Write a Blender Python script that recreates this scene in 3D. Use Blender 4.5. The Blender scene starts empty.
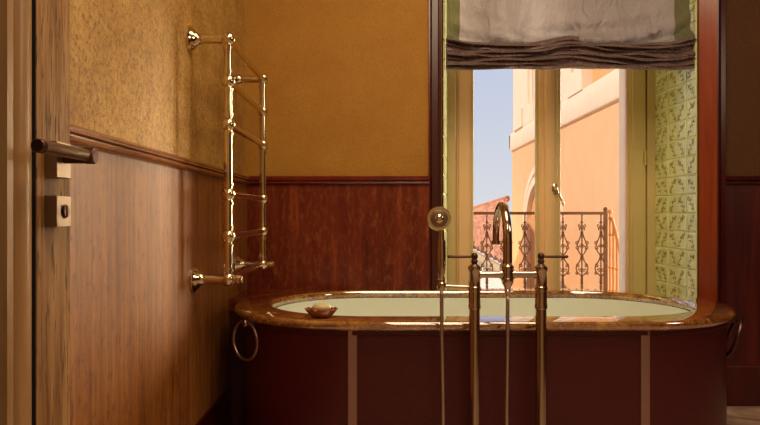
import bpy, bmesh, math, random
from mathutils import Vector, Matrix
random.seed(7)
PI = math.pi
sc = bpy.context.scene
COL = sc.collection
EYE = 0.87
F = 700.0

# ------------------------------------------------------------------ materials
def new_mat(name):
    m = bpy.data.materials.new(name); m.use_nodes = True
    nt = m.node_tree
    return m, nt, nt.nodes['Principled BSDF']

def setp(b, **k):
    for n, v in k.items():
        n = n.replace('_', ' ')
        if n in b.inputs: b.inputs[n].default_value = v

def rgb(r, g, b):   # sRGB 0-255 -> linear
    def f(c):
        c /= 255.0
        return c/12.92 if c <= .04045 else ((c+.055)/1.055)**2.4
    return (f(r), f(g), f(b), 1)

def coords(nt, scale=(1, 1, 1), rot=(0, 0, 0)):
    tc = nt.nodes.new('ShaderNodeTexCoord'); mp = nt.nodes.new('ShaderNodeMapping')
    mp.inputs['Scale'].default_value = scale; mp.inputs['Rotation'].default_value = rot
    nt.links.new(tc.outputs['Object'], mp.inputs['Vector'])
    return mp.outputs['Vector']

def noise(nt, vec, scale, detail=4, rough=.6, dist=0):
    n = nt.nodes.new('ShaderNodeTexNoise')
    n.inputs['Scale'].default_value = scale; n.inputs['Detail'].default_value = detail
    n.inputs['Roughness'].default_value = rough; n.inputs['Distortion'].default_value = dist
    nt.links.new(vec, n.inputs['Vector'])
    return n.outputs['Fac']

def ramp(nt, fac, stops):
    r = nt.nodes.new('ShaderNodeValToRGB')
    e = r.color_ramp.elements
    while len(e) < len(stops): e.new(.5)
    for i, (p, c) in enumerate(stops):
        e[i].position = p; e[i].color = c
    nt.links.new(fac, r.inputs['Fac'])
    return r.outputs['Color']

def mixc(nt, fac, a, b, mode='MIX'):
    m = nt.nodes.new('ShaderNodeMix'); m.data_type = 'RGBA'; m.blend_type = mode
    for s, v in ((m.inputs[0], fac), (m.inputs[6], a), (m.inputs[7], b)):
        if isinstance(v, (int, float, tuple)): s.default_value = v
        else: nt.links.new(v, s)
    return m.outputs[2]

def bump(nt, b, h, strength=.3, dist=.01):
    n = nt.nodes.new('ShaderNodeBump')
    n.inputs['Strength'].default_value = strength; n.inputs['Distance'].default_value = dist
    nt.links.new(h, n.inputs['Height']); nt.links.new(n.outputs['Normal'], b.inputs['Normal'])

def plain(name, col, rough=.5, metal=0, var=.12, vscale=8, **k):
    m, nt, b = new_mat(name)
    v = coords(nt)
    n = noise(nt, v, vscale)
    lo = tuple(c*(1-var) for c in col[:3])+(1,); hi = tuple(min(1, c*(1+var)) for c in col[:3])+(1,)
    nt.links.new(ramp(nt, n, [(.3, lo), (.7, hi)]), b.inputs['Base Color'])
    setp(b, Roughness=rough, Metallic=metal, **k)
    return m

M = {}
# gold plaster
def plaster(name, c1, c2, c3, k=.6):
    m, nt, b = new_mat(name)
    v = coords(nt)
    big = noise(nt, v, 5, 8, .72); fine = noise(nt, v, 95, 5, .75, .8)
    c = ramp(nt, big, [(.3, c1), (.7, c2)])
    c = mixc(nt, ramp(nt, fine, [(.46, (0, 0, 0, 1)), (.62, (k, k, k, 1))]), c, c3)
    nt.links.new(c, b.inputs['Base Color'])
    setp(b, Roughness=.62); b.inputs['Specular IOR Level'].default_value = .4
    bump(nt, b, fine, .55, .006)
    return m
M['plaster'] = plaster('gold_plaster', rgb(158, 110, 42), rgb(212, 166, 88), rgb(100, 62, 18), .75)
M['plaster_back'] = plaster('gold_plaster_back', rgb(172, 118, 34), rgb(190, 136, 46), rgb(140, 92, 22), .3)
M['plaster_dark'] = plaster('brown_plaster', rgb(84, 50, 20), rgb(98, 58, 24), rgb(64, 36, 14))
M['ceiling'] = plaster('ceiling_plaster', rgb(220, 200, 160), rgb(226, 208, 170), rgb(205, 185, 140))

def wood(name, stops, rough=.35, sc_=(34, 34, 1.3), bstr=.15, pores=None, coat=0.0, mott=0, mcol=(.05, .02, .01, 1), pk=.8, pt=.58):
    m, nt, b = new_mat(name)
    v = coords(nt, sc_)
    n1 = noise(nt, v, 1.0, 6, .65, .5)
    v2 = coords(nt, (3, 3, .8)); n2 = noise(nt, v2, 1.3, 3)
    c = ramp(nt, n1, stops)
    c = mixc(nt, .35, c, ramp(nt, n2, [(.3, (.45, .4, .4, 1)), (.7, (1, 1, 1, 1))]), 'MULTIPLY')
    if pores:
        v3 = coords(nt, pores); n3 = noise(nt, v3, 1, 4, .7, .4)
        c = mixc(nt, ramp(nt, n3, [(pt, (0, 0, 0, 1)), (pt+.08, (pk, pk, pk, 1))]), c, (.03, .014, .008, 1))
    if mott:
        v4 = coords(nt, (1, 1, .35)); n4 = noise(nt, v4, 58, 6, .78, .6)
        c = mixc(nt, ramp(nt, n4, [(.50, (0, 0, 0, 1)), (.64, (mott, mott, mott, 1))]), c, mcol)
    nt.links.new(c, b.inputs['Base Color'])
    setp(b, Roughness=rough, Coat_Weight=coat, Coat_Roughness=.25)
    if mott: b.inputs['Specular IOR Level'].default_value = .3
    bump(nt, b, n1, bstr, .004)
    return m
M['veneer'] = wood('veneer_wainscot', [(.3, rgb(112, 62, 22)), (.45, rgb(142, 86, 34)), (.57, rgb(158, 98, 42)), (.72, rgb(184, 124, 62))], .5, (40, 40, 1.6), .2, None, 0, .85, rgb(96, 50, 18))
M['veneer_red'] = wood('veneer_red', [(.3, rgb(84, 22, 14)), (.46, rgb(104, 34, 18)), (.57, rgb(118, 44, 22)), (.72, rgb(160, 78, 38))], .34, (16, 16, 1.3), .25, None, 0, .6, rgb(150, 84, 40))
M['veneer_dark'] = wood('veneer_dark_red', [(.3, rgb(54, 10, 12)), (.5, rgb(74, 16, 16)), (.75, rgb(100, 30, 24))], .4, (24, 24, 2.0), .2)
M['oak'] = wood('oak_stile', [(.3, rgb(104, 68, 38)), (.5, rgb(164, 120, 72)), (.75, rgb(200, 158, 104))], .5, (50, 60, 3), .6, (90, 150, 12), 0, 0, None, .85, .55); M['oak'].node_tree.nodes['Principled BSDF'].inputs['Specular IOR Level'].default_value = .15
M['mould'] = wood('door_moulding_wood', [(.25, rgb(160, 120, 78)), (.8, rgb(200, 162, 112))], .34, (30, 30, 2), .1)
M['dark_wood'] = wood('dark_door_panel', [(.3, rgb(24, 8, 14)), (.8, rgb(38, 14, 18))], .45)
M['casing'] = wood('mahogany_casing', [(.25, rgb(84, 14, 8)), (.5, rgb(110, 22, 10)), (.8, rgb(138, 36, 16))], .22, (20, 20, 1.2), .05, None, .5)
M['casing_lit'] = wood('mahogany_splay_lit', [(.25, rgb(128, 50, 24)), (.5, rgb(152, 66, 34)), (.8, rgb(172, 86, 48))], .2, (20, 20, 1.2), .05, None, .5)  # brighter mahogany copy, window light on the splay put into the colour
M['casing_dark'] = wood('mahogany_dark', [(.25, rgb(52, 8, 10)), (.8, rgb(84, 16, 14))], .28, (20, 20, 1.2), .05, None, .3)
M['rail_wood'] = wood('chair_rail_wood', [(.25, rgb(98, 50, 18)), (.5, rgb(138, 76, 28)), (.8, rgb(172, 104, 46))], .22, (6, 6, 30), .05, None, .5)

def metal(name, c, rough, var=.06):
    m, nt, b = new_mat(name)
    v = coords(nt); n = noise(nt, v, 30, 3)
    nt.links.new(ramp(nt, n, [(.3, tuple(x*(1-var) for x in c[:3])+(1,)), (.7, c)]), b.inputs['Base Color'])
    setp(b, Metallic=1, Roughness=rough)
    return m
M['nickel'] = metal('warm_polished_nickel', (.78, .66, .46, 1), .12)
M['faucet'] = metal('aged_nickel', (.60, .49, .40, 1), .10)
M['faucet_dark'] = metal('aged_nickel_dark', (.34, .24, .20, 1), .2)
M['hose'] = metal('metal_hose', (.60, .50, .44, 1), .32)
M['bronze'] = metal('brushed_bronze', (.30, .225, .165, 1), .38)
M['bronze_dark'] = metal('dark_bronze', (.12, .06, .05, 1), .4)
M['strap'] = metal('strap_bronze', (.42, .28, .25, 1), .42)
M['iron'] = plain('wrought_iron', rgb(104, 64, 28), .55, .1)
M['iron_sunlit'] = plain('sunlit_iron', rgb(196, 128, 58), .6, .1)  # lighter iron copy, sunlight on the handrail put into the colour
M['brass'] = metal('hinge_brass', (.7, .6, .3, 1), .35)

# marble rim
m, nt, b = new_mat('yellow_brown_marble')
v = coords(nt)
n1 = noise(nt, v, 14, 8, .7, 1.2); n2 = noise(nt, v, 70, 4, .7, .5)
c = ramp(nt, n1, [(.30, rgb(92, 40, 18)), (.43, rgb(140, 82, 32)), (.55, rgb(176, 118, 48)), (.70, rgb(206, 156, 84))])
c = mixc(nt, ramp(nt, n2, [(.5, (0, 0, 0, 1)), (.66, (.7, .7, .7, 1))]), c, rgb(84, 30, 14))
nt.links.new(c, b.inputs['Base Color'])
setp(b, Roughness=.05, IOR=2.6, Coat_Weight=1.0, Coat_Roughness=.03, Coat_IOR=1.9)
M['marble'] = m
m, nt, b = new_mat('red_brown_marble')
v = coords(nt); n1 = noise(nt, v, 12, 8, .7, 1.2)
nt.links.new(ramp(nt, n1, [(.3, rgb(84, 26, 16)), (.55, rgb(120, 48, 26)), (.75, rgb(160, 84, 44))]), b.inputs['Base Color'])
setp(b, Roughness=.16)
M['marble_red'] = m
# floor marble
m, nt, b = new_mat('floor_marble')
v = coords(nt); n1 = noise(nt, v, 3, 8, .65, 1.5)
nt.links.new(ramp(nt, n1, [(.3, rgb(150, 104, 88)), (.5, rgb(204, 172, 150)), (.7, rgb(232, 208, 188))]), b.inputs['Base Color'])
setp(b, Roughness=.16)
M['floor'] = m
# skirt lacquer
m, nt, b = new_mat('maroon_lacquer')
v = coords(nt, (1, 1, 6)); n1 = noise(nt, v, 60, 4, .7)
nt.links.new(ramp(nt, n1, [(.3, rgb(62, 7, 16)), (.7, rgb(84, 14, 22))]), b.inputs['Base Color'])
setp(b, Roughness=.38)
bump(nt, b, n1, .15, .003)
M['skirt'] = m
M['enamel'] = plain('white_enamel', rgb(238, 246, 232), .1, 0, .03, 3, Coat_Weight=.4)
M['cream'] = plain('cream_paint', rgb(246, 204, 156), .38, 0, .05, 4)
M['cream_green'] = plain('cream_paint_side', rgb(222, 202, 138), .4, 0, .05, 4)
M['white_ext'] = plain('white_stucco', rgb(236, 222, 206), .8, 0, .04, 10)
M['peach'] = plain('peach_stucco', rgb(226, 172, 122), .85, 0, .05, 2)
M['peach_deep'] = plain('peach_deep_stucco', rgb(218, 158, 100), .85, 0, .05, 2)
M['pale_stone'] = plain('pale_stone', rgb(236, 206, 174), .8, 0, .05, 5)
M['soap'] = plain('soap', rgb(232, 214, 160), .4, 0, .04, 20, Subsurface_Weight=.1)
M['dish'] = plain('amber_shell', rgb(140, 72, 32), .2, .1, .3, 60)
M['tile'] = plain('green_tile', rgb(228, 238, 178), .16, 0, .1, 14)
M['tile_d'] = plain('green_tile_deep', rgb(218, 230, 166), .16, 0, .1, 14)
M['grout'] = plain('grout', rgb(250, 246, 200), .7, 0, .05, 20)
M['leaf_gold'] = plain('leaf_gold', rgb(178, 118, 0), .75)
M['leaf_olive'] = plain('leaf_olive', rgb(120, 120, 0), .75)
M['leaf_rust'] = plain('leaf_rust', rgb(190, 84, 10), .75)
M['ground'] = plain('street_ground', rgb(176, 156, 130), .9, 0, .15, 1)
M['black'] = plain('groove_shade_paint', rgb(24, 8, 10), .8)  # dark paint for the shade beside the door moulding
M['gutter'] = plain('gutter_metal', rgb(206, 170, 120), .5, .2)
# roof tiles
m, nt, b = new_mat('terracotta')
v = coords(nt); n1 = noise(nt, v, 5, 6, .8); n2 = noise(nt, v, 1.2, 3)
c = ramp(nt, n1, [(.3, rgb(150, 84, 56)), (.5, rgb(206, 138, 100)), (.7, rgb(232, 178, 142))])
nt.links.new(mixc(nt, .3, c, ramp(nt, n2, [(.3, (.6, .5, .5, 1)), (.7, (1, 1, 1, 1))]), 'MULTIPLY'), b.inputs['Base Color'])
setp(b, Roughness=.85)
M['terracotta'] = m
M['terracotta_red'] = plain('terracotta_ridge', rgb(200, 124, 84), .85, 0, .3, 6)
# fabric with translucency
def fabric(name, c, tr, rough=.55):
    m, nt, b = new_mat(name)
    v = coords(nt, (1, 1, 1)); n = noise(nt, v, 9, 4)
    cc = ramp(nt, n, [(.3, tuple(x*.9 for x in c[:3])+(1,)), (.7, c)])
    nt.links.new(cc, b.inputs['Base Color']); setp(b, Roughness=rough, Sheen_Weight=.3)
    t = nt.nodes.new('ShaderNodeBsdfTranslucent'); nt.links.new(cc, t.inputs['Color'])
    mx = nt.nodes.new('ShaderNodeMixShader'); mx.inputs[0].default_value = tr
    out = nt.nodes['Material Output']
    nt.links.new(b.outputs[0], mx.inputs[1]); nt.links.new(t.outputs[0], mx.inputs[2]); nt.links.new(mx.outputs[0], out.inputs['Surface'])
    v2 = coords(nt, (1, 1, .4)); n2 = noise(nt, v2, 9, 5, .55, 1.6)
    bump(nt, b, n2, .9, .05)
    return m
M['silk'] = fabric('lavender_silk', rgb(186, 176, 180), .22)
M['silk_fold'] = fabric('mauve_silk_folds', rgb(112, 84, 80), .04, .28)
M['silk_edge'] = fabric('grey_green_border', rgb(118, 116, 80), .18)
# glass pane : clear thin glass
m = bpy.data.materials.new('window_glass'); m.use_nodes = True
nt = m.node_tree; nt.nodes.remove(nt.nodes['Principled BSDF'])
out = nt.nodes['Material Output']
tr = nt.nodes.new('ShaderNodeBsdfTransparent'); tr.inputs[0].default_value = (.97, .98, .97, 1)
gl = nt.nodes.new('ShaderNodeBsdfGlossy'); gl.inputs['Roughness'].default_value = .02
fr = nt.nodes.new('ShaderNodeFresnel'); fr.inputs['IOR'].default_value = 1.35
mx = nt.nodes.new('ShaderNodeMixShader')
nt.links.new(fr.outputs[0], mx.inputs[0]); nt.links.new(tr.outputs[0], mx.inputs[1]); nt.links.new(gl.outputs[0], mx.inputs[2])
nt.links.new(mx.outputs[0], out.inputs['Surface'])
M['glass'] = m

# ------------------------------------------------------------------ mesh helpers (world coordinates)
def NB(): return bmesh.new()

def box(bm, x0, x1, y0, y1, z0, z1, mi=0):
    vs = [bm.verts.new((x, y, z)) for x in (x0, x1) for y in (y0, y1) for z in (z0, z1)]
    fs = []
    for q in ((0, 1, 3, 2), (4, 6, 7, 5), (0, 4, 5, 1), (2, 3, 7, 6), (0, 2, 6, 4), (1, 5, 7, 3)):
        f = bm.faces.new([vs[i] for i in q]); f.material_index = mi; fs.append(f)
    return vs

def prism_z(bm, pts, z0, z1):
    a = [bm.verts.new((x, y, z0)) for x, y in pts]; b_ = [bm.verts.new((x, y, z1)) for x, y in pts]
    n = len(pts)
    for i in range(n): bm.faces.new((a[i], a[(i+1) % n], b_[(i+1) % n], b_[i]))
    bm.faces.new(a); bm.faces.new(b_)

def sweep(bm, prof, fn, t0, t1, cap=True):
    """profile list of 2-tuples; fn(p,q,t)->xyz"""
    a = [bm.verts.new(fn(p, q, t0)) for p, q in prof]; b_ = [bm.verts.new(fn(p, q, t1)) for p, q in prof]
    n = len(prof)
    for i in range(n): bm.faces.new((a[i], a[(i+1) % n], b_[(i+1) % n], b_[i]))
    if cap: bm.faces.new(a); bm.faces.new(b_)

def tube(bm, pts, r, seg=12, cap=True):
    pts = [Vector(p) for p in pts]; n = len(pts)
    rs = r if isinstance(r, (list, tuple)) else [r]*n
    tang = []
    for i in range(n):
        t = pts[min(i+1, n-1)]-pts[max(i-1, 0)]
        tang.append(t.normalized() if t.length > 1e-9 else Vector((0, 0, 1)))
    up = Vector((0, 0, 1)) if abs(tang[0].z) < .9 else Vector((1, 0, 0))
    u = tang[0].cross(up).normalized()
    rings = []
    for i in range(n):
        t = tang[i]; u = (u-t*u.dot(t)).normalized(); w = t.cross(u)
        rings.append([bm.verts.new(pts[i]+(u*math.cos(2*PI*k/seg)+w*math.sin(2*PI*k/seg))*rs[i]) for k in range(seg)])
    for i in range(n-1):
        for k in range(seg):
            bm.faces.new((rings[i][k], rings[i][(k+1) % seg], rings[i+1][(k+1) % seg], rings[i+1][k]))
    if cap: bm.faces.new(rings[0]); bm.faces.new(rings[-1])

def loop_tube(bm, pts, r, seg=8):
    pts = [Vector(p) for p in pts]; n = len(pts); rings = []
    nrm = (pts[1]-pts[0]).cross(pts[2]-pts[1])
    nrm = nrm.normalized()
    for i in range(n):
        t = (pts[(i+1) % n]-pts[i-1]).normalized(); w = t.cross(nrm)
        rings.append([bm.verts.new(pts[i]+(nrm*math.cos(2*PI*k/seg)+w*math.sin(2*PI*k/seg))*r) for k in range(seg)])
    for i in range(n):
        for k in range(seg):
            bm.faces.new((rings[i][k], rings[i][(k+1) % seg], rings[(i+1) % n][(k+1) % seg], rings[(i+1) % n][k]))

def lathe(bm, base, axis, prof, seg=20):
    """prof: list of (distance along axis, radius)"""
    ax = Vector(axis).normalized(); base = Vector(base)
    tmp = Vector((0, 0, 1)) if abs(ax.z) < .9 else Vector((1, 0, 0))
    u = ax.cross(tmp).normalized(); w = ax.cross(u); rings = []
    for h, r in prof:
        r = max(r, 1e-4)
        rings.append([bm.verts.new(base+ax*h+(u*math.cos(2*PI*k/seg)+w*math.sin(2*PI*k/seg))*r) for k in range(seg)])
    for i in range(len(rings)-1):
        for k in range(seg):
            bm.faces.new((rings[i][k], rings[i][(k+1) % seg], rings[i+1][(k+1) % seg], rings[i+1][k]))
    bm.faces.new(rings[0]); bm.faces.new(rings[-1])

def ball(bm, c, r, seg=16):
    lathe(bm, Vector(c)-Vector((0, 0, r)), (0, 0, 1), [(r-r*math.cos(PI*i/10), r*math.sin(PI*i/10)) for i in range(11)], seg)

def wpos(o):
    p = Vector((0, 0, 0))
    while o is not None:
        p += o.location; o = o.parent
    return p

def obj(name, bm, mats, parent=None, loc=None, smooth=True, bevel=0):
    if bevel:
        bmesh.ops.remove_doubles(bm, verts=bm.verts, dist=1e-6)
    bmesh.ops.recalc_face_normals(bm, faces=bm.faces)
    off = wpos(parent) if parent else Vector((0, 0, 0))
    o_loc = Vector(loc)-off if loc is not None else Vector((0, 0, 0))
    bmesh.ops.translate(bm, verts=bm.verts, vec=-(off+o_loc))
    if smooth:
        for f in bm.faces: f.smooth = True
    for e in bm.edges:
        if len(e.link_faces) == 2 and e.calc_face_angle(0) > math.radians(38): e.smooth = False
    me = bpy.data.meshes.new(name); bm.to_mesh(me); bm.free()
    o = bpy.data.objects.new(name, me); COL.objects.link(o)
    for mm in (mats if isinstance(mats, (list, tuple)) else [mats]): me.materials.append(mm)
    if parent: o.parent = parent
    o.location = o_loc
    if bevel:
        md = o.modifiers.new('bevel', 'BEVEL'); md.width = bevel; md.segments = 2; md.limit_method = 'ANGLE'
    return o

def tag(o, label, cat, group=None, kind=None):
    o['label'] = label; o['category'] = cat
    if group: o['group'] = group
    if kind: o['kind'] = kind
    return o

def thing(name, label, cat, loc, group=None, kind=None):
    o = bpy.data.objects.new(name, None); COL.objects.link(o); o.location = loc
    o.empty_display_size = .05
    return tag(o, label, cat, group, kind)

def struct(name, bm, mats, label, cat='wall', bevel=0):
    return tag(obj(name, bm, mats, bevel=bevel), label, cat, kind='structure')

# ------------------------------------------------------------------ room shell
LX, RX, BY, FY, H = -.617, 2.7, 3.2, -.9, 2.75
WL, WR = .283, 1.454          # window opening in the wall face
WL2 = .354                    # left jamb at the frame
WY = 3.68                     # face of the window frame
WTOP = 2.55
bm = NB(); box(bm, LX-.12, RX+.12, FY-.12, BY+.56, -.12, 0)
struct('floor', bm, M['floor'], 'pale pinkish marble bathroom floor', 'floor')
bm = NB(); box(bm, LX-.12, RX+.12, FY-.12, BY+.56, H, H+.12)
struct('ceiling', bm, M['ceiling'], 'cream plaster ceiling above the bathroom', 'ceiling')
bm = NB(); box(bm, LX-.12, LX, FY-.12, BY+.56, 0, H)
struct('wall_left', bm, M['plaster'], 'gold textured plaster wall on the left behind the towel rail')
bm = NB(); box(bm, RX, RX+.12, FY-.12, BY+.56, 0, H)
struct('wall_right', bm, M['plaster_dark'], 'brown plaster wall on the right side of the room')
bm = NB(); box(bm, LX, RX, FY-.12, FY, 0, H)
struct('wall_front', bm, M['ceiling'], 'cream plaster wall behind the viewer')
bm = NB()
prism_z(bm, [(LX, BY), (WL, BY), (WL2, WY+.08), (LX, WY+.08)], 0, H)
struct('wall_back', bm, M['plaster_back'], 'gold plaster wall facing the viewer left of the window')
bm = NB()
box(bm, WR, RX, BY, WY+.08, 0, H)
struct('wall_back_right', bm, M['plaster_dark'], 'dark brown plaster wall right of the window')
bm = NB()
box(bm, WL, WR, BY+.001, WY+.08, WTOP, H)
struct('wall_lintel', bm, M['plaster_back'], 'wall over the window behind the blind')
bm = NB()
box(bm, LX-.12, .40, WY+.08, WY+.22, -7, H+.1); box(bm, 1.325, RX+.12, WY+.08, WY+.20, -7, H+.1)
box(bm, .40, 1.325, WY+.08, WY+.20, WTOP-.05, H+.1); box(bm, .40, 1.325, WY+.08, WY+.22, -7, -.12)
struct('wall_outside', bm, M['white_ext'], 'white stucco outer reveal beside the window glass')

# wainscots
bm = NB(); box(bm, LX, LX+.012, FY, BY, .1, 1.03)
struct('trim_1', bm, M['veneer'], 'reddish brown veneer wainscot with vertical grain on the left wall', 'wainscot')
bm = NB(); box(bm, LX+.012, .222, BY-.014, BY, .1, 1.03)
struct('trim_2', bm, M['veneer_red'], 'dark red veneer wainscot behind the tub below the gold wall', 'wainscot')
bm = NB(); box(bm, 1.56, RX, BY-.014, BY, .1, 1.03)
struct('trim_3', bm, M['veneer_dark'], 'dark red wainscot right of the window', 'wainscot')
# chair rail profile: (out, z)
P = [(0, 1.008), (.008, 1.008), (.015, 1.011), (.018, 1.016), (.015, 1.021), (.006, 1.0235), (.006, 1.0265), (.018, 1.029), (.025, 1.034), (.026, 1.039), (.021, 1.045), (.010, 1.048), (0, 1.049)]
bm = NB(); sweep(bm, P, lambda p, q, t: (LX+.012*(q < 1.03)+p, t, q), FY, BY)
struct('trim_4', bm, M['rail_wood'], 'polished brown wooden chair rail running along the left wall', 'chair rail')
bm = NB(); sweep(bm, P, lambda p, q, t: (t, BY-.012*(q < 1.03)-p, q), LX, .222)
struct('trim_5', bm, M['casing'], 'dark red chair rail on the wall behind the tub', 'chair rail')
bm = NB(); sweep(bm, P, lambda p, q, t: (t, BY-.012*(q < 1.03)-p, q), 1.567, RX)
struct('trim_6', bm, M['casing_dark'], 'dark red chair rail right of the window', 'chair rail')
# baseboards
def baseboard(name, x0, x1, y0, y1, label):
    bm = NB(); box(bm, x0, x1, y0, y1, 0, .184)
    struct(name, bm, M['casing_dark'], label, 'baseboard', bevel=.006)
baseboard('baseboard_left', LX, LX+.02, FY, BY-.02, 'dark wooden baseboard along the left wall')
baseboard('baseboard_back', LX+.02, .222, BY-.02, BY, 'dark wooden baseboard behind the tub')
baseboard('baseboard_right', 1.568, RX, BY-.02, BY, 'dark red baseboard on the wall right of the tub')
# window casings (vertical)
bm = NB(); prism_z(bm, [(.229, BY), (.229, BY-.018), (.236, BY-.026), (.262, BY-.026), (.268, BY-.018), (.280, BY-.016), (.280, BY)], 0, H)
struct('trim_7', bm, M['casing_dark'], 'dark red wooden casing left of the window', 'window casing')
bm = NB(); prism_z(bm, [(.222, BY), (.222, BY-.010), (.229, BY-.010), (.229, BY)], 0, H)
struct('trim_8', bm, M['casing'], 'thin red wooden bead edging the gold wall', 'wood bead')
bm = NB(); prism_z(bm, [(1.456, BY), (1.456, BY-.004), (1.519, BY-.045), (1.519, BY)], 0, H)
struct('trim_9', bm, M['casing_lit'], 'glossy splayed casing, window-lit orange-red tone painted in, beside the green tiles', 'window casing')
bm = NB(); prism_z(bm, [(1.519, BY), (1.519, BY-.045), (1.525, BY-.048), (1.538, BY-.04), (1.546, BY-.028), (1.567, BY-.026), (1.567, BY)], 0, H)
struct('trim_10', bm, M['casing_dark'], 'dark maroon outer edge of the right window casing', 'window casing')

# ------------------------------------------------------------------ tiled reveals
def tiles(name, X0, Y0, X1, Y1, nrm, label, th=.1, z1=2.5):
    bm = NB()
    L = math.hypot(X1-X0, Y1-Y0); d = Vector(((X1-X0)/L, (Y1-Y0)/L, 0)); n = Vector(nrm)
    o = Vector((X0, Y0, 0))
    hh = .088
    def quad(pts, off, mi):
        f = bm.faces.new([bm.verts.new(o+d*a+Vector((0, 0, z))+n*off) for a, z in pts]); f.material_index = mi
    quad([(0, 0), (L, 0), (L, z1), (0, z1)], .004, 2)
    g = .0030
    cuts = [0, .10, .31, L] if L > .4 and th < .15 else [0, L*.5, L]
    for j in range(int(z1/hh)):
        for i in range(len(cuts)-1):
            a0 = cuts[i]+g*1.3; a1 = cuts[i+1]-g*1.3; zz0 = j*hh+g; zz1 = (j+1)*hh-g
            mi = random.choice((0, 0, 1)); e = .003
            q = [(a0, zz0), (a1, zz0), (a1, zz1), (a0, zz1)]; qi = [(a0+e, zz0+e), (a1-e, zz0+e), (a1-e, zz1-e), (a0+e, zz1-e)]
            quad(qi, .009, mi)
            for k in range(4):
                k2 = (k+1) % 4
                f = bm.faces.new([bm.verts.new(o+d*a+Vector((0, 0, z))+n*of) for (a, z), of in ((q[k], .005), (q[k2], .005), (qi[k2], .009), (qi[k], .009))])
                f.material_index = mi
            # leafy sprigs: a curved stem with leaves either side, stretched to the tile
            w_ = a1-a0
            for m_ in range(1 if w_ < .12 else 2):
                ca = a0+w_*(.5 if w_ < .12 else .27+.46*m_); cz = (zz0+zz1)/2; hw = min(w_, .10)*.40; hz_ = .034
                s_ = random.choice((-1, 1)); ph = random.uniform(0, 1.5)
                st = [(ca+hw*t*s_, cz+hz_*(.75*t+.45*math.sin(t*2.6+ph))) for t in [-.85+1.7*k/9 for k in range(10)]]
                st = [(x_, max(zz0+.006, min(zz1-.006, z_))) for x_, z_ in st]
                for k in range(9):
                    (xa, za), (xb, zb_) = st[k], st[k+1]
                    quad([(xa, za-.0012), (xb, zb_-.0012), (xb, zb_+.0012), (xa, za+.0012)], .0099, 4)
                    la = math.atan2(zb_-za, xb-xa)+(1.0 if k % 2 else -1.0)+random.uniform(-.3, .3); ll = random.uniform(.014, .026); lw = .0052
                    pts = []
                    for (u, w) in ((0, 0), (.3, .9), (.6, 1), (1, 0), (.6, -1), (.3, -.9)):
                        A_ = u*ll; c_ = w*lw*.7
                        pts.append((xa+A_*math.cos(la)-c_*math.sin(la), za+A_*math.sin(la)+c_*math.cos(la)))
                    if all(a0+.002 < p[0] < a1-.002 and zz0+.002 < p[1] < zz1-.002 for p in pts):
                        quad(pts, .0102, random.choice((3, 3, 3, 4, 5)))
    return struct(name, bm, [M['tile'], M['tile_d'], M['grout'], M['leaf_gold'], M['leaf_olive'], M['leaf_rust']], label, 'tiles')
tiles('trim_11', WR, BY-.0, WR, WY, (-1, 0, 0), 'pale green patterned tiles with leaf sprigs lining the right window reveal')
sp = Vector((WY-BY+.08, -(WL2-WL), 0)).normalized()
tiles('trim_12', WL+.002, BY+.002, WL2-.006, WY, tuple(sp), 'narrow strip of green tiles on the left window reveal')

# ------------------------------------------------------------------ window
W = thing('window_1', 'cream painted double casement window open to a sunny balcony view', 'window', (.904, WY+.04, 0), kind='structure')
bm = NB()
for (x0, x1) in ((WL2, .400), (1.405, 1.454)):
    box(bm, x0, x1, WY, WY+.075, .02, WTOP)
box(bm, .400, 1.405, WY, WY+.075, WTOP-.06, WTOP); box(bm, .400, 1.405, WY, WY+.075, .0, .05)
obj('window_frame', bm, M['cream_green'], W, bevel=.004)
def casement(x0, x1, sl, sr, mat, mat2):
    z0, z1 = .055, WTOP-.065
    bm = NB()
    yf = WY-.006
    def stile(a, b_):
        # stepped moulded stile, moulding toward the glass
        box(bm, a, b_, yf+.012, yf+.055, z0, z1)
        w = b_-a
        box(bm, a+w*.12, b_-w*.12, yf, yf+.013, z0, z1)
    stile(x0, x0+sl); stile(x1-sr, x1)
    for (a, b_) in ((z0, z0+.09), (z1-.09, z1)):
        box(bm, x0+sl, x1-sr, yf+.010, yf+.055, a, b_)
    s = obj('casement_sash', bm, mat, W, bevel=.005)
    bm = NB()
    for (a, b_) in ((x0+sl, x0+sl+.014), (x1-sr-.014, x1-sr)):
        box(bm, a, b_, yf+.022, yf+.05, z0+.09, z1-.09)
    obj('glazing_bead', bm, mat2, s, bevel=.003)
    bm = NB(); box(bm, x0+sl-.002, x1-sr+.002, yf+.034, yf+.038, z0+.088, z1-.088)
    obj('glass_pane', bm, M['glass'], s, smooth=False)
    return s
cs1 = casement(.402, .888, .078, .052, M['cream'], M['cream_green'])
cs2 = casement(.890, 1.403, .050, .088, M['cream_green'], M['cream'])
# meeting post astragal
bm = NB(); prism_z(bm, [(.862, WY-.004), (.866, WY-.020), (.878, WY-.026), (.900, WY-.026), (.912, WY-.020), (.916, WY-.004)], .055, WTOP-.065)
obj('astragal', bm, M['cream'], cs2)
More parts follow.
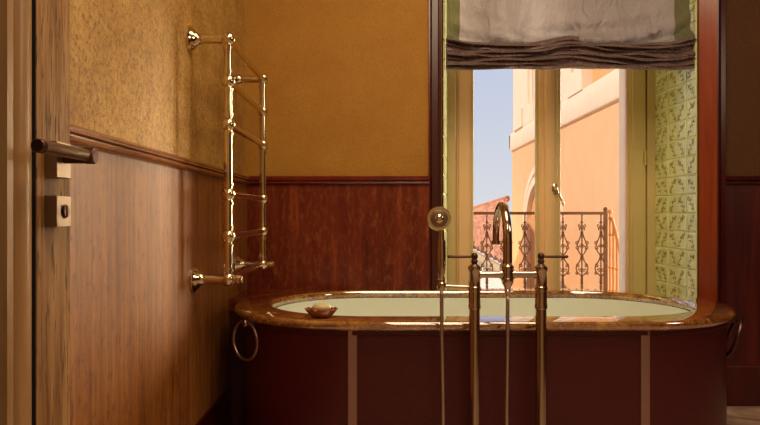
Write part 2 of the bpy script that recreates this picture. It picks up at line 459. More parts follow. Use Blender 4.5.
# window handle
hp = Vector((.909+.004, WY-.028, EYE+.135))
bm = NB(); lathe(bm, hp+Vector((0, .004, 0)), (0, -1, 0), [(0, .017), (.004, .017), (.008, .010), (.02, .008), (.026, .009)], 20)
for v_ in bm.verts: v_.co.z = hp.z+(v_.co.z-hp.z)*1.7
h = obj('window_handle', bm, M['faucet'], W)
bm = NB(); a = hp+Vector((0, -.022, 0)); tube(bm, [a, a+Vector((.010, -.006, -.02)), a+Vector((.026, -.008, -.055)), a+Vector((.038, -.008, -.085))], [.007, .006, .005, .007], 10)
ball(bm, a, .010, 12)
obj('handle_lever', bm, M['faucet'], h)
for zz in (1.17, .3):
    bm = NB(); tube(bm, [(1.392, WY-.012, zz-.04), (1.392, WY-.012, zz+.04)], .006, 10); ball(bm, (1.392, WY-.012, zz+.044), .006, 8)
    box(bm, 1.380, 1.404, WY-.010, WY-.004, zz-.035, zz+.035)
    obj('hinge', bm, M['brass'], W)

# ------------------------------------------------------------------ roman blind
BL = thing('roman_blind', 'lavender grey silk roman blind gathered in dark folds at the bottom', 'blind', (.9, 3.28, 2.5))
BYY = 3.27
bx0, bx1 = (447-380)*BYY/F, (688-380)*BYY/F
e0, e1 = (460-380)*BYY/F, (673-380)*BYY/F
def ztop(x):   # lower limit of flat cloth
    u = (x-bx0)/(bx1-bx0)
    z = EYE+(215-43)*BYY/F
    return z+.022*math.exp(-((u-.5)/.10)**2)+.012*math.exp(-((u-.0)/.05)**2)+.016*math.exp(-((u-1.)/.05)**2)-.012*math.sin(PI*min(1, u*2 if u < .5 else 2-2*u))
def flat_y(x, z):
    zt = ztop(x); t = max(0, (z-zt))
    u = (x-e0)/(e1-e0)
    sag = math.exp(-t/.09)
    w = .016*math.sin(x*15+z*5)*math.exp(-t/.30)+.006*math.sin(x*37+1+z*11)*math.exp(-t/.16)+.003*math.sin(x*61-z*31)*math.exp(-t/.12)
    diag = .014*math.sin((z-zt)*62-14*abs(u-.5))*math.exp(-t/.07)
    seam = -.004*math.exp(-((x-.90)/.006)**2)
    dsw = .012*math.sin(26*(x-bx0)-20*t)*math.exp(-((u-.12)/.12)**2)*math.exp(-t/.25)
    return BYY-.020*min(1, sag)+w*1.5+diag*1.7+seam+dsw
def cloth(x0, x1, nx):
    bm = NB(); nz = 70; g = []
    for i in range(nx+1):
        x = x0+(x1-x0)*i/nx; zt = ztop(x)-.03; col = []
        for j in range(nz+1):
            t = (j/nz)**1.6; z = zt+(2.5-zt)*t
            col.append(bm.verts.new((x, flat_y(x, z), z)))
        g.append(col)
    for i in range(nx):
        for j in range(nz): bm.faces.new((g[i][j], g[i+1][j], g[i+1][j+1], g[i][j+1]))
    return bm
obj('silk_panel', cloth(e0, e1, 150), M['silk'], BL)
obj('border_band', cloth(bx0, e0, 14), M['silk_edge'], BL)
obj('border_band', cloth(e1, bx1, 14), M['silk_edge'], BL)
def folds(x0, x1, nx, mat, name):
    bm = NB(); g = []
    zb = EYE+(215-70)*BYY/F
    NL = 8; per = 9
    for i in range(nx+1):
        x = x0+(x1-x0)*i/nx; u = (x-bx0)/(bx1-bx0); zt = ztop(x)+.004
        zbot = zb+.008*math.exp(-((u-.5)/.07)**2)+.003*math.sin(13*x)
        col = []
        for k in range(NL*per+1):
            s = k/(NL*per)
            ph = s*NL
            f = ph % 1.0
            layer = int(ph)
            # each layer bulges forward then tucks back
            amp = .024+.014*math.sin(layer*2.1+x*5)+.006*math.sin(x*23+layer*1.7)-.010*s
            yy = BYY-.038-amp*math.sin(PI*f)**.7*1.0
            zz = zt+(zbot-zt)*s - .012*math.sin(PI*f)
            zz += (.007*math.sin(x*6+layer*.8)+.004*math.sin(x*17+layer*2.3)+.0016*math.sin(x*41+layer*3))*math.sin(PI*s)+.010*math.cos((u-.5)*2*PI)*math.sin(PI*s)*(s-.2)
            # pinch toward gathers at ends and middle
            pin = math.exp(-((u-.5)/.03)**2)+math.exp(-((u-.075)/.03)**2)+math.exp(-((u-.945)/.03)**2)
            yy += .012*pin*math.sin(PI*s)
            col.append(bm.verts.new((x, yy, zz)))
        # back side up
        col.append(bm.verts.new((x, BYY+.01, zbot+.004))); col.append(bm.verts.new((x, BYY+.012, zt+.01)))
        g.append(col)
    for i in range(nx):
        for j in range(len(g[0])-1): bm.faces.new((g[i][j], g[i+1][j], g[i+1][j+1], g[i][j+1]))
    return obj(name, bm, mat, BL)
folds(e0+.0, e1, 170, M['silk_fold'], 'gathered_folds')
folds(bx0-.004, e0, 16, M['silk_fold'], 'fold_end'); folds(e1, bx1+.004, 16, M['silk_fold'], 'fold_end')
bm = NB(); box(bm, bx0, bx1, BYY-.01, BYY+.03, 2.49, 2.52); obj('headrail', bm, M['cream'], BL, bevel=.003)
# turned up border corners
for (a, b_) in ((bx0-.003, e0+.012), (e1-.03, bx1+.003)):
    bm = NB(); g = []
    for i in range(9):
        x = a+(b_-a)*i/8; zt = ztop(x); tw = (i/8 if a < .9 else 1-i/8)
        g.append([bm.verts.new((x, BYY-.034-.006*math.sin(j*.6)-.004*math.sin(i*.7), zt+.012-tw*.012-j*(.052-.02*tw)/7)) for j in range(8)])
    for i in range(8):
        for j in range(7): bm.faces.new((g[i][j], g[i+1][j], g[i+1][j+1], g[i][j+1]))
    obj('border_corner', bm, M['silk_edge'], BL)

# ------------------------------------------------------------------ bathtub
RIM = .535; CY = 2.695
T = thing('bathtub', 'oval maroon bathtub with brown marble rim and cream basin in front of the window', 'bathtub', (.38, CY, 0))
def stadium(xa, xb, cy, r, n=40, sq=1.0):
    pts = []
    for k in range(n+1):
        a = -PI/2+PI*k/n; pts.append((xb+r*math.cos(a)*sq, cy+r*math.sin(a)))
    for k in range(n+1):
        a = PI/2+PI*k/n; pts.append((xa+r*math.cos(a)*sq, cy+r*math.sin(a)))
    return pts
def loft(bm, rings, close_last=False, close_first=False):
    vs = [[bm.verts.new(p) for p in r] for r in rings]
    n = len(vs[0])
    for i in range(len(vs)-1):
        for k in range(n): bm.faces.new((vs[i][k], vs[i][(k+1) % n], vs[i+1][(k+1) % n], vs[i+1][k]))
    if close_last: bm.faces.new(vs[-1])
    if close_first: bm.faces.new(vs[0])
    return vs
XA, XB, RO = -.046, .807, .503
IA, IB, RI, ICY = -.028, .795, .39, 2.712
def so(r, z): return [(x, y, z) for x, y in stadium(XA, XB, CY, r)]
def si(r, z): return [(x, y, z) for x, y in stadium(IA, IB, ICY, r)]
bm = NB()
th = .032
rings = [si(RI, RIM-th), si(RI-.003, RIM-th*.5), si(RI, RIM-.006), si(RI+.006, RIM)]
rings += [so(RO-.010, RIM), so(RO-.004, RIM-.002), so(RO, RIM-.008), so(RO+.001, RIM-.016), so(RO-.002, RIM-.023), so(RO-.009, RIM-.029), so(RO-.016, RIM-th), so(RO-.03, RIM-th)]
vs = loft(bm, rings)
n = len(vs[0])
for k in range(n): bm.faces.new((vs[-1][k], vs[-1][(k+1) % n], vs[0][(k+1) % n], vs[0][k]))
obj('marble_rim', bm, M['marble'], T)
bm = NB()
rs = [(RI-.004, RIM-th), (RI-.006, RIM-th-.02), (RI-.012, RIM-.10), (RI-.024, RIM-.20), (RI-.05, RIM-.32), (RI-.085, RIM-.38), (RI-.14, RIM-.405), (RI-.22, RIM-.41), (.02, RIM-.413)]
loft(bm, [si(r, z) for r, z in rs], close_last=True)
obj('enamel_basin', bm, M['enamel'], T)
bm = NB(); lathe(bm, (.38, 2.712, RIM-.4125), (0, 0, 1), [(0, .035), (.004, .034), (.005, .022), (.003, .02)], 20)
obj('drain', bm, M['nickel'], T)
bm = NB()
SK = RO-.030
loft(bm, [so(SK-.012, RIM-th), so(SK-.012, .012)]); loft(bm, [so(SK, RIM-th-.001), so(SK, .06), so(SK-.0, .0)])
loft(bm, [so(SK+.006, RIM-th), so(SK+.006, RIM-th-.014), so(SK, RIM-th-.018)])
obj('skirt_panel', bm, M['skirt'], T)
for xc in ((352.5-380)*2.222/F, (645-380)*2.222/F):
    bm = NB(); box(bm, xc-.0145, xc+.0145, CY-SK-.004, CY-SK+.002, .0, RIM-th)
    obj('metal_strap', bm, M['strap'], T, bevel=.001)
# ring handles
def ring(sgn, theta, alpha, lean, mat):
    cx = XA if sgn < 0 else XB
    nx, ny = sgn*math.cos(theta), -math.sin(theta)
    p = Vector((cx+nx*(SK+.006), CY+ny*(SK+.006), RIM-th-.006))
    bm = NB()
    lathe(bm, p-Vector((nx, ny, 0))*.012, (nx, ny, 0), [(0, .016), (.014, .016), (.018, .010), (.034, .010), (.038, .014), (.044, .012)], 14)
    b_ = obj('ring_bracket', bm, mat, T)
    R = .066; c = p+Vector((nx, ny, 0))*(.026 if sgn < 0 else .036)+Vector((0, 0, -R+.006))
    d = Vector((math.cos(alpha), math.sin(alpha), 0))
    out_ = Vector((nx, ny, 0))
    pts = []
    for k in range(40):
        a = 2*PI*k/40
        zz = R*math.sin(a); 
        pts.append(c+d*R*math.cos(a)+Vector((0, 0, zz))+out_*lean*(1-(zz/R))/2)
    bm = NB(); loop_tube(bm, pts, .0050 if sgn < 0 else .0075, 8)
    obj('ring_pull', bm, mat, b_)
ring(-1, math.radians(34), math.radians(138), .0, M['strap'])
ring(1, math.radians(25), math.radians(74), -.045, M['bronze_dark'])
# ledge at back-left corner
bm = NB()
pts = [(LX+.013, 2.80), (-.50, 2.80)]
for k in range(14):
    a = math.radians(180-12-78*k/13); pts.append((XA+(RO+.004)*math.cos(a), CY+(RO+.004)*math.sin(a)))
pts += [(XA, BY-.016), (LX+.013, BY-.016)]
pts[1] = (XA-(RO+.004)*math.cos(math.radians(12)), 2.80)
prism_z(bm, pts, RIM-.05, RIM-.001)
struct('trim_13', bm, M['marble_red'], 'reddish marble ledge filling the corner behind the tub', 'ledge', bevel=.003)
bm = NB(); box(bm, LX+.0135, -.545, 2.815, BY-.03, 0, RIM-.05)
struct('trim_14', bm, M['skirt'], 'maroon panel under the corner ledge', 'panel')

# ------------------------------------------------------------------ soap dish and soap
SD = (-.192, 2.287, RIM)
bm = NB(); seg = 48; rings = []
prof = [(.001, .014), (.002, .026), (.008, .036), (.018, .046), (.026, .052), (.0275, .050), (.0255, .0485), (.017, .042), (.009, .032), (.006, .018), (.006, .002)]
for h_, r in prof:
    R_ = []
    for k in range(seg):
        a = 2*PI*k/seg; lob = 1+(.075*abs(math.cos(6*a))-.03)*(r/.052)
        dz = .004*abs(math.cos(6*a))*(h_/.026) if h_ > .01 else 0
        R_.append((SD[0]+r*lob*math.cos(a)*1.02, SD[1]+r*lob*math.sin(a)*.84, SD[2]+h_+dz))
    rings.append(R_)
loft(bm, rings, close_first=True, close_last=True)
o = obj('soap_dish', bm, M['dish'], loc=SD); tag(o, 'scalloped amber shell soap dish on the near marble rim', 'soap dish')
bm = NB(); c = Vector((SD[0]+.002, SD[1]-.002, SD[2]+.0335))
lathe(bm, c-Vector((0, 0, .0145)), (0, 0, 1), [(.0145-.0145*math.cos(PI*i/14), .031*math.sin(PI*i/14)**.7) for i in range(15)], 28)
for v_ in bm.verts: v_.co.y = c.y+(v_.co.y-c.y)*.78
o = obj('soap_bar', bm, M['soap'], loc=c-Vector((0, 0, .0145))); tag(o, 'oval cream bar of soap lying in the shell dish', 'soap')

# ------------------------------------------------------------------ tub filler
FD = 2.12
fx1, fx2, fxc = (474.5-380)*FD/F, (541-380)*FD/F, (507.6-380)*FD/F
FT = thing('bath_filler', 'floor standing nickel tub filler with gooseneck spout and two columns in front of the tub', 'faucet', (fxc, FD, 0))
for fx, s in ((fx1, -1), (fx2, 1)):
    bm = NB()
    lathe(bm, (fx, FD, 0), (0, 0, 1), [(0, .038), (.006, .038), (.012, .030), (.02, .019), (.03, .0165), (.585, .0165), (.588, .0190), (.596, .0190), (.599, .0178), (.64, .0178), (.642, .0196), (.652, .0196), (.654, .0180), (.698, .0180), (.701, .0198), (.713, .0198), (.718, .014), (.723, .008)], 24)
    c_ = obj('column', bm, M['faucet'], FT)
    bm = NB()
    lathe(bm, (fx, FD, .722), (0, 0, 1), [(0, .007), (.004, .010), (.010, .010), (.014, .007), (.018, .010), (.026, .0105), (.032, .007), (.034, .003)], 16)
    tube(bm, [(fx, FD, .743), (fx+s*.010, FD, .744), (fx+s*.040, FD, .7435), (fx+s*.078, FD, .744)], [.004, .0038, .0042, .0046], 10)
    ball(bm, (fx+s*.078, FD, .744), .005, 10)
    obj('lever_handle', bm, M['bronze_dark'], c_)
bm = NB()
for z in (.690,):
    tube(bm, [(fx1+.012, FD, z), (fxc-.014, FD, z)], .0105, 14); tube(bm, [(fxc+.014, FD, z), (fx2-.012, FD, z)], .0105, 14)
for x in (fx1+.018, fxc-.02, fxc+.02, fx2-.018):
    lathe(bm, (x-.003, FD, .690), (1, 0, 0), [(0, .013), (.006, .013)], 16)
obj('cross_pipe', bm, M['faucet'], FT)
bm = NB()
lathe(bm, (fxc, FD, .625), (0, 0, 1), [(0, .006), (.01, .008), (.016, .011), (.020, .009), (.030, .012), (.036, .016), (.042, .0185), (.052, .0185), (.054, .016), (.078, .016), (.08, .019), (.09, .019), (.094, .015), (.10, .0135)], 22)
obj('diverter_body', bm, M['faucet'], FT)
bm = NB()
R_ = .107; zc = .792
pts = [(fxc, FD, .715), (fxc, FD, .75)]; rr = [.0145, .014]
for k in range(25):
    a = PI-PI*k/24; pts.append((fxc, FD+R_+R_*math.cos(a), zc+R_*1.02*math.sin(a))); rr.append(.0138-.0026*k/24)
pts += [(fxc, FD+2*R_, .786), (fxc, FD+2*R_, .785), (fxc, FD+2*R_, .772)]; rr += [.0112, .0132, .0132]
tube(bm, pts, rr, 18)
sp_ = obj('gooseneck_spout', bm, M['faucet'], FT)
# handset
hx = (441.5-380)*FD/F
HS = thing('hand_shower', 'nickel hand shower with round head hanging beside the filler columns', 'hand shower', (hx, FD, .64))
bm = NB()
rc = Vector(((438.6-380)*FD/F, FD-.012, EYE-.011))
lathe(bm, rc+Vector((0, .006, 0)), (0, -1, 0), [(-.012, .008), (-.006, .022), (0, .035), (.006, .037), (.010, .035), (.010, .026), (.006, .024), (.006, .014), (.010, .012), (.012, .004)], 28)
sh_ = obj('shower_head', bm, M['nickel'], HS)
bm = NB(); lathe(bm, rc+Vector((0, .001, 0)), (0, -1, 0), [(0, .0262), (.0065, .0262), (.007, .025)], 24); obj('spray_face', bm, M['bronze'], sh_)
bm = NB(); lathe(bm, rc+Vector((0, -.004, 0)), (0, -1, 0), [(0, .013), (.007, .013), (.010, .010), (.011, .003)], 20); obj('centre_cap', bm, M['nickel'], sh_)
bm = NB()
tube(bm, [(rc.x, rc.y+.004, rc.z), (hx-.001, FD-.004, EYE-.03), (hx, FD, EYE-.055), (hx, FD, EYE-.075), (hx, FD, EYE-.076), (hx, FD, EYE-.13), (hx, FD, EYE-.175), (hx, FD, EYE-.186), (hx, FD, EYE-.192), (hx, FD, EYE-.198)],
     [.007, .0075, .0085, .009, .0125, .0138, .012, .009, .0125, .009], 16)
obj('handle', bm, M['faucet'], HS)
bm = NB()
lathe(bm, (hx, FD, .640), (0, 0, 1), [(0, .008), (.006, .012), (.012, .014), (.024, .014), (.027, .011), (.034, .011)], 16)
tube(bm, [(hx+.010, FD, .655), (fx1-.015, FD, .652)], .0055, 12)
obj('holder_arm', bm, M['faucet'], FT)
def hose(name, pts, par, label=None):
    P_ = [Vector(p) for p in pts]; fine = []
    n_ = 200
    # catmull-rom
    Q = [P_[0]]+P_+[P_[-1]]
    for i in range(1, len(Q)-2):
        for k in range(n_//(len(P_)-1)):
            t = k/(n_//(len(P_)-1))
            a, b_, c_, d_ = Q[i-1], Q[i], Q[i+1], Q[i+2]
            fine.append(.5*((2*b_)+(-a+c_)*t+(2*a-5*b_+4*c_-d_)*t*t+(-a+3*b_-3*c_+d_)*t**3))
    bm = NB(); tube(bm, fine, [.0054+.0009*(i % 2) for i in range(len(fine))], 10)
    return obj(name, bm, M['hose'], par)
hose('shower_hose', [(hx, FD, .642), (hx+.001, FD-.002, .5), (hx+.004, FD-.004, .3), (hx+.006, FD-.01, .10), (hx+.012, FD-.03, .012), (hx+.028, FD-.06, .008)], HS)
hose('supply_hose', [(fxc, FD, .63), (fxc, FD, .5), (fxc-.003, FD-.002, .3), (fxc-.008, FD-.02, .10), (fxc-.03, FD-.06, .012), (hx+.030, FD-.062, .008)], FT)

# ------------------------------------------------------------------ towel rail
TX = -.4905; y1, y2 = 2.26, 2.93
TR = thing('towel_rail', 'polished nickel ladder towel rail with six rungs fixed to the left wall', 'towel rail', (LX, 2.6, .66))
ZR = [EYE+.568, EYE+.432, EYE+.292, EYE+.067, EYE-.068, EYE-.2066]
for yy in (y1, y2):
    bm = NB()
    prof = [(0, .0138)]
    z0, z1 = ZR[-1]-.012, ZR[0]+.012
    for zz in reversed(ZR):
        for dz in (-.030, .030):
            a = zz+dz-z0
            if 0 < a-.004 and a+.004 < z1-z0: prof += [(a-.005, .0138), (a-.0045, .0170), (a+.0045, .0170), (a+.005, .0138)]
    prof.append((z1-z0, .0138))
    lathe(bm, (TX, yy, z0), (0, 0, 1), prof, 20)
    obj('post', bm, M['nickel'], TR)
    for zz in ZR:
        bm = NB(); ball(bm, (TX, yy, zz), .0235, 20); obj('ball_joint', bm, M['nickel'], TR)
for zz in ZR:
    bm = NB(); tube(bm, [(TX, y1, zz), (TX, y2, zz)], .0122, 14)
    for yy, s in ((y1, 1), (y2, -1)):
        lathe(bm, (TX, yy+s*.016, zz), (0, s, 0), [(0, .0165), (.010, .0165), (.013, .0122)], 16)
    obj('rung', bm, M['nickel'], TR)
for yy in (y1, y2):
    for zz in (ZR[0], ZR[-1]):
        bm = NB()
        wx = LX+(.012 if zz < 1.03 else 0)
        lathe(bm, (wx-.001, yy, zz), (1, 0, 0), [(0, .043), (.008, .043), (.012, .036), (.018, .033), (.024, .025), (.034, .018), (.042, .0175), (.044, .0145), (TX-wx-.012, .0145)], 24)
        obj('wall_bracket', bm, M['nickel'], TR)
    bm = NB(); lathe(bm, (TX+.01, yy, ZR[-1]), (1, 0, 0), [(0, .011), (.016, .011), (.018, .014), (.024, .014), (.026, .011), (.030, .013), (.037, .012), (.038, .008)], 16)
    obj('drain_valve', bm, M['nickel'], TR)

# ------------------------------------------------------------------ door
DX = -.55
D = thing('door_1', 'oak panelled door standing open against the left wall', 'door', (DX, .45, 0), kind='structure')
bm = NB(); box(bm, DX-.04, DX, 1.1215, 1.243, .012, 2.4)
obj('door_stile', bm, M['oak'], D, bevel=.002)
bm = NB(); box(bm, DX-.04, DX, .44, .56, .012, 2.4); box(bm, DX-.04, DX, .56, 1.1215, .012, .2); box(bm, DX-.04, DX, .56, 1.1215, 2.28, 2.4)
obj('door_rail', bm, M['oak'], D, bevel=.002)
bm = NB(); box(bm, DX-.035, DX-.022, .55, 1.12, .19, 2.29)
obj('door_panel', bm, M['dark_wood'], D)
bm = NB(); box(bm, DX-.024, DX-.0008, 1.1185, 1.1218, .2, 2.28); obj('groove_shade', bm, M['black'], D)  # solid near-black strip, the shade between moulding and stile painted in
bm = NB()
pr = []
yc = 1.080; r_ = .0235
for k in range(13):
    a = PI*k/12; pr.append((DX-.006+r_*.62*math.sin(a), yc+r_*math.cos(a)))
pr += [(DX-.024, yc-r_), (DX-.024, yc+r_)]
prism_z(bm, pr, .2, 2.28)
prism_z(bm, [(DX-.002, 1.054), (DX-.002, 1.0365), (DX-.024, 1.0365), (DX-.024, 1.054)], .2, 2.28)
obj('panel_moulding', bm, M['mould'], D)
bm = NB(); box(bm, DX-.002, DX+.0205, 1.147, 1.200, EYE+.062, EYE+.122)
ro = obj('handle_plate', bm, M['bronze'], D, bevel=.001)
bm = NB()
hz = EYE+.100; hX = -.485
tube(bm, [(DX+.018, 1.178, hz), (hX+.006, 1.178, hz)], .0135, 20)
lathe(bm, (hX-.008, 1.178, hz), (1, 0, 0), [(0, .0145), (.012, .0145), (.0145, .013)], 22)
obj('handle_neck', bm, M['bronze_dark'], ro)
bm = NB(); tube(bm, [(hX-.006, 1.183, hz), (hX-.008, 1.018, hz+.000)], .0098, 24)
obj('lever', bm, M['bronze'], ro)
bm = NB(); lathe(bm, (hX-.008, 1.0185, hz), (0, -1, 0), [(0, .0106), (.010, .0106), (.0125, .009)], 24)
obj('lever_tip', bm, M['bronze_dark'], ro)
bm = NB(); box(bm, DX-.002, DX+.0205, 1.147, 1.200, EYE-.020, EYE+.032)
lk = obj('lock_plate', bm, M['bronze'], D, bevel=.001)
bm = NB(); lathe(bm, (DX+.019, 1.175, EYE+.006), (1, 0, 0), [(0, .0125), (.002, .0125), (.0024, .0105), (.005, .0105), (.006, .0095)], 22)
box(bm, DX+.024, DX+.0265, 1.1725, 1.1775, EYE-.003, EYE+.015)
obj('thumb_turn', bm, M['bronze_dark'], lk)
bm = NB(); 
for z in (.3, 1.2, 2.1): tube(bm, [(DX-.02, .432, z-.05), (DX-.02, .432, z+.05)], .009, 10)
obj('hinge', bm, M['bronze'], D)

# ------------------------------------------------------------------ balcony
bm = NB(); box(bm, .20, 1.50, WY+.22, 4.42, -.14, -.01)
struct('balcony_slab', bm, M['white_ext'], 'pale stone balcony floor beyond the window', 'balcony floor')
RY = 4.3
BR = thing('balcony_railing', 'brown wrought iron balcony railing with scrolled balusters outside the window', 'railing', (.8, RY, -.01))
bm = NB(); box(bm, .24, 1.385, RY-.012, RY+.012, .872, .890)
obj('top_rail', bm, M['iron'], BR, bevel=.003)
bm = NB(); box(bm, .24, 1.385, RY-.01, RY+.01, .10, .114)
obj('bottom_rail', bm, M['iron'], BR, bevel=.003)
def spiral(bm, cx, cz, r, start, turns, sgn, y, rad=.0035):
    pts = []
    for k in range(19):
        t = k/18; a = start+sgn*turns*2*PI*t; rr = r*(1-.72*t)
        pts.append((cx+rr*math.cos(a), y, cz+rr*math.sin(a)))
    tube(bm, pts, rad, 6)
def baluster_bm(x, y):
    bm = NB()
    def mot(zs):
        f, base = zs
        Z = lambda z: base+f*(z-.90)
        for s in (-1, 1):
            # cluster A, small scrolls
            spiral(bm, x+s*.013, Z(.802), .011, PI/2, .9, -s*f, y)
            spiral(bm, x+s*.010, Z(.785), .008, -PI/2, .9, s*f, y)
            # diamond to cluster B and waist
            tube(bm, [(x+s*.003, y, Z(.765)), (x+s*.010, y, Z(.735)), (x+s*.022, y, Z(.708)), (x+s*.030, y, Z(.690)), (x+s*.022, y, Z(.672)), (x+s*.028, y, Z(.660)), (x+s*.020, y, Z(.645)), (x+s*.006, y, Z(.625))], .004, 6)
            spiral(bm, x+s*.028, Z(.700), .012, -PI/2, 1, s*f, y); spiral(bm, x+s*.026, Z(.668), .012, PI/2, 1, -s*f, y)
            spiral(bm, x+s*.010, Z(.680), .009, PI/2, 1, s*f, y)
            # cluster C
            tube(bm, [(x+s*.004, y, Z(.620)), (x+s*.010, y, Z(.595)), (x+s*.026, y, Z(.568)), (x+s*.036, y, Z(.548)), (x+s*.034, y, Z(.528)), (x+s*.022, y, Z(.512)), (x+s*.008, y, Z(.500))], .004, 6)
            spiral(bm, x+s*.024, Z(.560), .012, PI/2, 1, -s*f, y); spiral(bm, x+s*.012, Z(.530), .012, 0 if s > 0 else PI, 1, s*f, y)
            spiral(bm, x+s*.030, Z(.512), .009, PI/2, 1, -s*f, y)
    mot((1, .90))
    for s in (-1, 1):
        tube(bm, [(x+s*.004, y, .42), (x+s*.028, y, .34), (x+s*.036, y, .28), (x+s*.02, y, .22), (x+s*.004, y, .17)], .004, 6)
        spiral(bm, x+s*.02, .30, .014, PI/2, 1, -s, y)
    tube(bm, [(x, y, .105), (x, y, .876)], .0050, 8)
    for z in (.825, .765, .622, .495, .455, .43, .15):
        lathe(bm, (x, y, z-.006), (0, 0, 1), [(0, .006), (.003, .010), (.009, .010), (.012, .006)], 10)
    lathe(bm, (x, y, .44), (0, 0, 1), [(0, .006), (.01, .009), (.04, .009), (.05, .006)], 10)
    return bm
bx = [(601-380-k*19.0)*RY/F for k in range(10)]
b0 = obj('baluster', baluster_bm(bx[0], RY), M['iron'], BR, loc=(bx[0], RY, .1))
for k in range(1, 10):
    c_ = b0.copy(); COL.objects.link(c_); c_.parent = BR
    c_.location = b0.location+Vector((bx[k]-bx[0], 0, 0))
for x in (1.385, .24):
    bm = NB(); box(bm, x-.010, x+.010, RY-.010, RY+.010, -.01, .893); ball(bm, (x, RY, .905), .014, 12)
    obj('corner_post', bm, M['iron'], BR)
SR = thing('side_handrail', 'iron handrail with sunlit orange tan painted in, sloping down beside the balcony corner', 'handrail', (1.43, 4.2, -.01))
bm = NB(); sxx = 1.412
tube(bm, [(sxx, 4.30, .85), (sxx, 4.26, .845), (sxx, 4.20, .775), (sxx, 4.12, .66), (sxx, 4.0, .50), (sxx, 3.93, .44)], .010, 10)
obj('sloping_rail', bm, M['iron_sunlit'], SR)
for yy, zz in ((4.295, .88), (4.235, .815), (4.17, .73), (4.10, .63), (4.02, .53), (3.95, .455)):
    bm = NB(); tube(bm, [(sxx, yy, -.01), (sxx, yy, zz)], .006, 8)
    for q in (.75, .55, .3):
        if q < zz-.05: ball(bm, (sxx, yy, q), .011, 8)
    if zz > .87: ball(bm, (sxx, yy, zz+.01), .013, 10)
    obj('bar', bm, M['iron_sunlit'], SR)

# ------------------------------------------------------------------ buildings outside
bm = NB(); box(bm, -60, 90, 5.5, 140, -7.2, -7)
struct('ground', bm, M['ground'], 'street ground far below the balcony', 'ground')
FX = 4.0; FARY = 21.2
NBH = thing('apartment_building', 'peach stucco building with cream cornice and arched window across the street', 'building', (FX, 14, -7))
bm = NB(); box(bm, FX, FX+2.2, 11.5, FARY, -7, EYE+1.95)
obj('lower_wall', bm, M['peach'], NBH)
bm = NB(); box(bm, FX+.12, FX+2.2, 11.5, FARY-.12, EYE+1.95, EYE+8)
obj('upper_wall', bm, M['peach_deep'], NBH)
bm = NB()
sweep(bm, [(0, 1.93), (.05, 1.94), (.07, 1.98), (.07, 2.40), (.06, 2.44), (-.1, 2.44)], lambda p, q, t: (FX-p, t, EYE+q), 11.5, FARY+.07)
sweep(bm, [(0, 1.93), (.05, 1.94), (.07, 1.98), (.07, 2.40), (.06, 2.44), (-.1, 2.44)], lambda p, q, t: (t, FARY+p, EYE+q), FX-.07, FX+2.2)
obj('cornice', bm, M['pale_stone'], NBH)
def dx(px, X=FX): return X*F/(px-380)
def pil(a, b_, out_, z0, z1, mat=M['pale_stone'], name='pilaster'):
    bm = NB(); yA, yB = dx(a, FX-out_), dx(b_, FX-out_)
    box(bm, FX-out_, FX+.2, min(yA, yB), max(yA, yB), EYE+z0, EYE+z1)
    obj(name, bm, mat, NBH)
pil(513.2, 527.5, .06, 2.44, 8); pil(513.2, 521, .12, 2.44, 2.95, name='pilaster_base')
pil(529.5, 532.0, .0, 2.44, 8); pil(533.5, 571, .04, 2.44, 8)
pil(523.0, 533.0, .07, 2.44, 2.95, name='pilaster_base')
pil(573.5, 581.5, .06, 2.60, 8); pil(567, 581.5, .09, 2.44, 2.9, name='pilaster_base')
# arch window surround
AC = 17.2
def arch(bm, ro_, ri_, out_, zs, zr=.78):
    n_ = 28; A = []; B = []
    za = EYE+zs
    for k in range(n_+1):
        a = PI*k/n_
        A.append((AC+ro_*math.cos(a), za+ro_*zr*math.sin(a))); B.append((AC+ri_*math.cos(a), za+ri_*zr*math.sin(a)))
    A = [(A[0][0], -7)]+A+[(A[-1][0], -7)]; B = [(B[0][0], -7)]+B+[(B[-1][0], -7)]
    for k in range(len(A)-1):
        q = [A[k], A[k+1], B[k+1], B[k]]
        f0 = [bm.verts.new((FX-out_, y, z)) for y, z in q]; f1 = [bm.verts.new((FX+.02, y, z)) for y, z in q]
        bm.faces.new(f0)
        for i in range(4): bm.faces.new((f0[i], f0[(i+1) % 4], f1[(i+1) % 4], f1[i]))
ZS = -.25
bm = NB(); arch(bm, 1.95, 1.75, .10, ZS); obj('arch_surround', bm, M['pale_stone'], NBH)
bm = NB(); arch(bm, 1.75, 1.60, .05, ZS); obj('arch_surround', bm, M['pale_stone'], NBH)
bm = NB(); arch(bm, 1.60, 1.35, .13, ZS); obj('arch_surround', bm, M['pale_stone'], NBH)
bm = NB(); arch(bm, 1.35, .01, .012, ZS); obj('arch_infill', bm, M['peach_deep'], NBH)

# tiled roof house
HB = thing('tiled_house', 'cream house with weathered terracotta tile roof left of the peach building', 'house', (1.2, 15, -7))
def ray(px, py, d): return Vector(((px-380)/F*d, d, EYE+(215-py)/F*d))
E2 = ray(512, 268, 10.5); E1 = ray(473, 247, 14.0); T2 = ray(510, 200, 18.5)
nr = (E1-E2).cross(T2-E2).normalized()
if nr.z < 0: nr = -nr
ue = (E1-E2).normalized(); ve = nr.cross(ue)
if (T2-E2).dot(ve) < 0: ve = -ve
def onroof(px, py):
    dr = Vector(((px-380)/F, 1, (215-py)/F)); o_ = Vector((0, 0, EYE))
    t = (E2-o_).dot(nr)/dr.dot(nr); p = o_+dr*t-E2
    return p.dot(ue), p.dot(ve)
def rp(px, py):
    dr = Vector(((px-380)/F, 1, (215-py)/F)); o_ = Vector((0, 0, EYE))
    return o_+dr*((E2-o_).dot(nr)/dr.dot(nr))
Ca, Cb, Cc, Cd = rp(511.5, 268), rp(450, 235), rp(450, 219), rp(508.5, 201)
print('ROOF', Ca, Cb, Cc, Cd)
bm = NB(); NU = 320; NV = 70; g = []
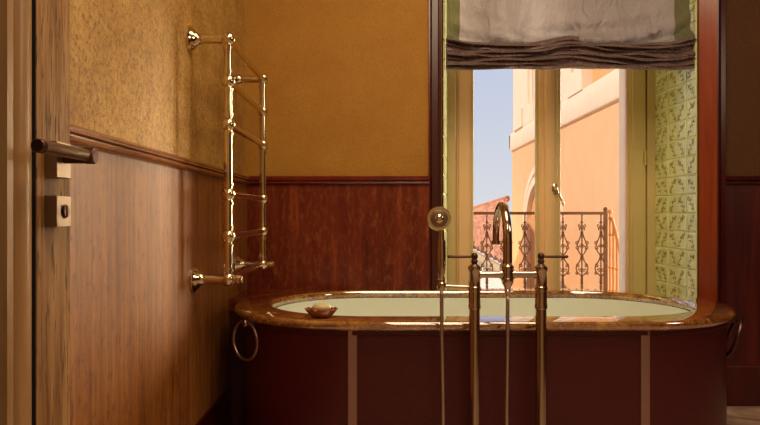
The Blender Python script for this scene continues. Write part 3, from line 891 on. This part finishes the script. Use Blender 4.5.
for i in range(NU+1):
    s_ = i/NU; lo = Ca.lerp(Cb, s_); hi = Cd.lerp(Cc, s_); col = []
    for j in range(NV+1):
        p = lo.lerp(hi, j/NV)
        u = (p-Ca).dot(ue)
        col.append(bm.verts.new(p+nr*(.09*abs(math.sin(PI*u/.42))+.05*((j % 4)/4))))
    g.append(col)
for i in range(NU):
    for j in range(NV): bm.faces.new((g[i][j], g[i+1][j], g[i+1][j+1], g[i][j+1]))
obj('tile_roof', bm, M['terracotta'], HB)
bm = NB()
for (a, b_, nn, r0) in ((Cd, Cc, 50, .09), ):
    for k in range(nn):
        p = a.lerp(b_, k/nn); q = a.lerp(b_, (k+1.1)/nn); tube(bm, [p+nr*.06, q+nr*.08], [r0, r0*.75], 8)
obj('ridge_tiles', bm, M['terracotta_red'], HB)
bm = NB(); tube(bm, [Ca-ve*.05-Vector((0, 0, .08)), Cb-ve*.05-Vector((0, 0, .08))], .08, 10)
obj('gutter', bm, M['gutter'], HB)
bm = NB()
ws = [Ca.lerp(Cd, .04), Cb.lerp(Cc, .04), Cc, Cd]
bot = [bm.verts.new((p.x, p.y, -7)) for p in ws]; top = [bm.verts.new((p.x, p.y, p.z-.1)) for p in ws]
for k in range(4): bm.faces.new((bot[k], bot[(k+1) % 4], top[(k+1) % 4], top[k]))
bm.faces.new(top)
obj('house_wall', bm, M['white_ext'], HB)

# ------------------------------------------------------------------ lights
def look(o, d): o.rotation_euler = Vector(d).to_track_quat('-Z', 'Y').to_euler()
def sun(name, d, e, ang, c):
    l = bpy.data.lights.new(name, 'SUN'); l.energy = e; l.angle = math.radians(ang); l.color = c
    o = bpy.data.objects.new(name, l); COL.objects.link(o); look(o, d); o.location = (0, 8, 8); return o
def area(name, loc, d, sx, sy, e, c):
    l = bpy.data.lights.new(name, 'AREA'); l.shape = 'RECTANGLE'; l.size = sx; l.size_y = sy; l.energy = e; l.color = c
    o = bpy.data.objects.new(name, l); COL.objects.link(o); o.location = loc; look(o, d); return o
sun('sun', (.72, .32, -.74), 4.2, .6, (1, .90, .76))
sun('window_fill_sun', (-.62, -.77, -.13), 13.5, 24, (1, .80, .53))  # added second sun, boosts the daylight coming through the window
area('ceiling_lamp', (.5, 1.7, 2.6), (0, .25, -1), 1.0, 1.0, 24, (1, .79, .52))
area('ceiling_lamp_entry', (.4, .0, 2.6), (0, .5, -1), .8, .8, 16, (1, .79, .54))

area('right_fill', (2.6, 1.3, 1.9), (-1, 0, -.25), .5, .5, 9, (1, .80, .56))  # added unseen fill, brightens the door and the left wall
w = bpy.data.worlds.new('sky'); sc.world = w; w.use_nodes = True
nt = w.node_tree; bg = nt.nodes['Background']
tc = nt.nodes.new('ShaderNodeTexCoord'); sx = nt.nodes.new('ShaderNodeSeparateXYZ')
nt.links.new(tc.outputs['Generated'], sx.inputs[0])
c = ramp(nt, sx.outputs['Z'], [(0, (.78, .78, .84, 1)), (.25, (.56, .62, .84, 1)), (.6, (.30, .40, .80, 1))])
nt.links.new(c, bg.inputs['Color']); bg.inputs['Strength'].default_value = 1.0

cam = bpy.data.cameras.new('camera'); co = bpy.data.objects.new('camera', cam); COL.objects.link(co)
cam.sensor_width = 36; cam.lens = F/760*36; cam.shift_y = 2.5/760; cam.clip_start = .02; cam.clip_end = 400
co.location = (0, 0, EYE); co.rotation_euler = (PI/2, 0, 0)
sc.camera = co
sc.view_settings.view_transform = 'Standard'
sc.view_settings.look = 'None'
sc.view_settings.exposure = 0
sc.cycles.max_bounces = 12; sc.cycles.transparent_max_bounces = 12
sc.cycles.use_denoising = True
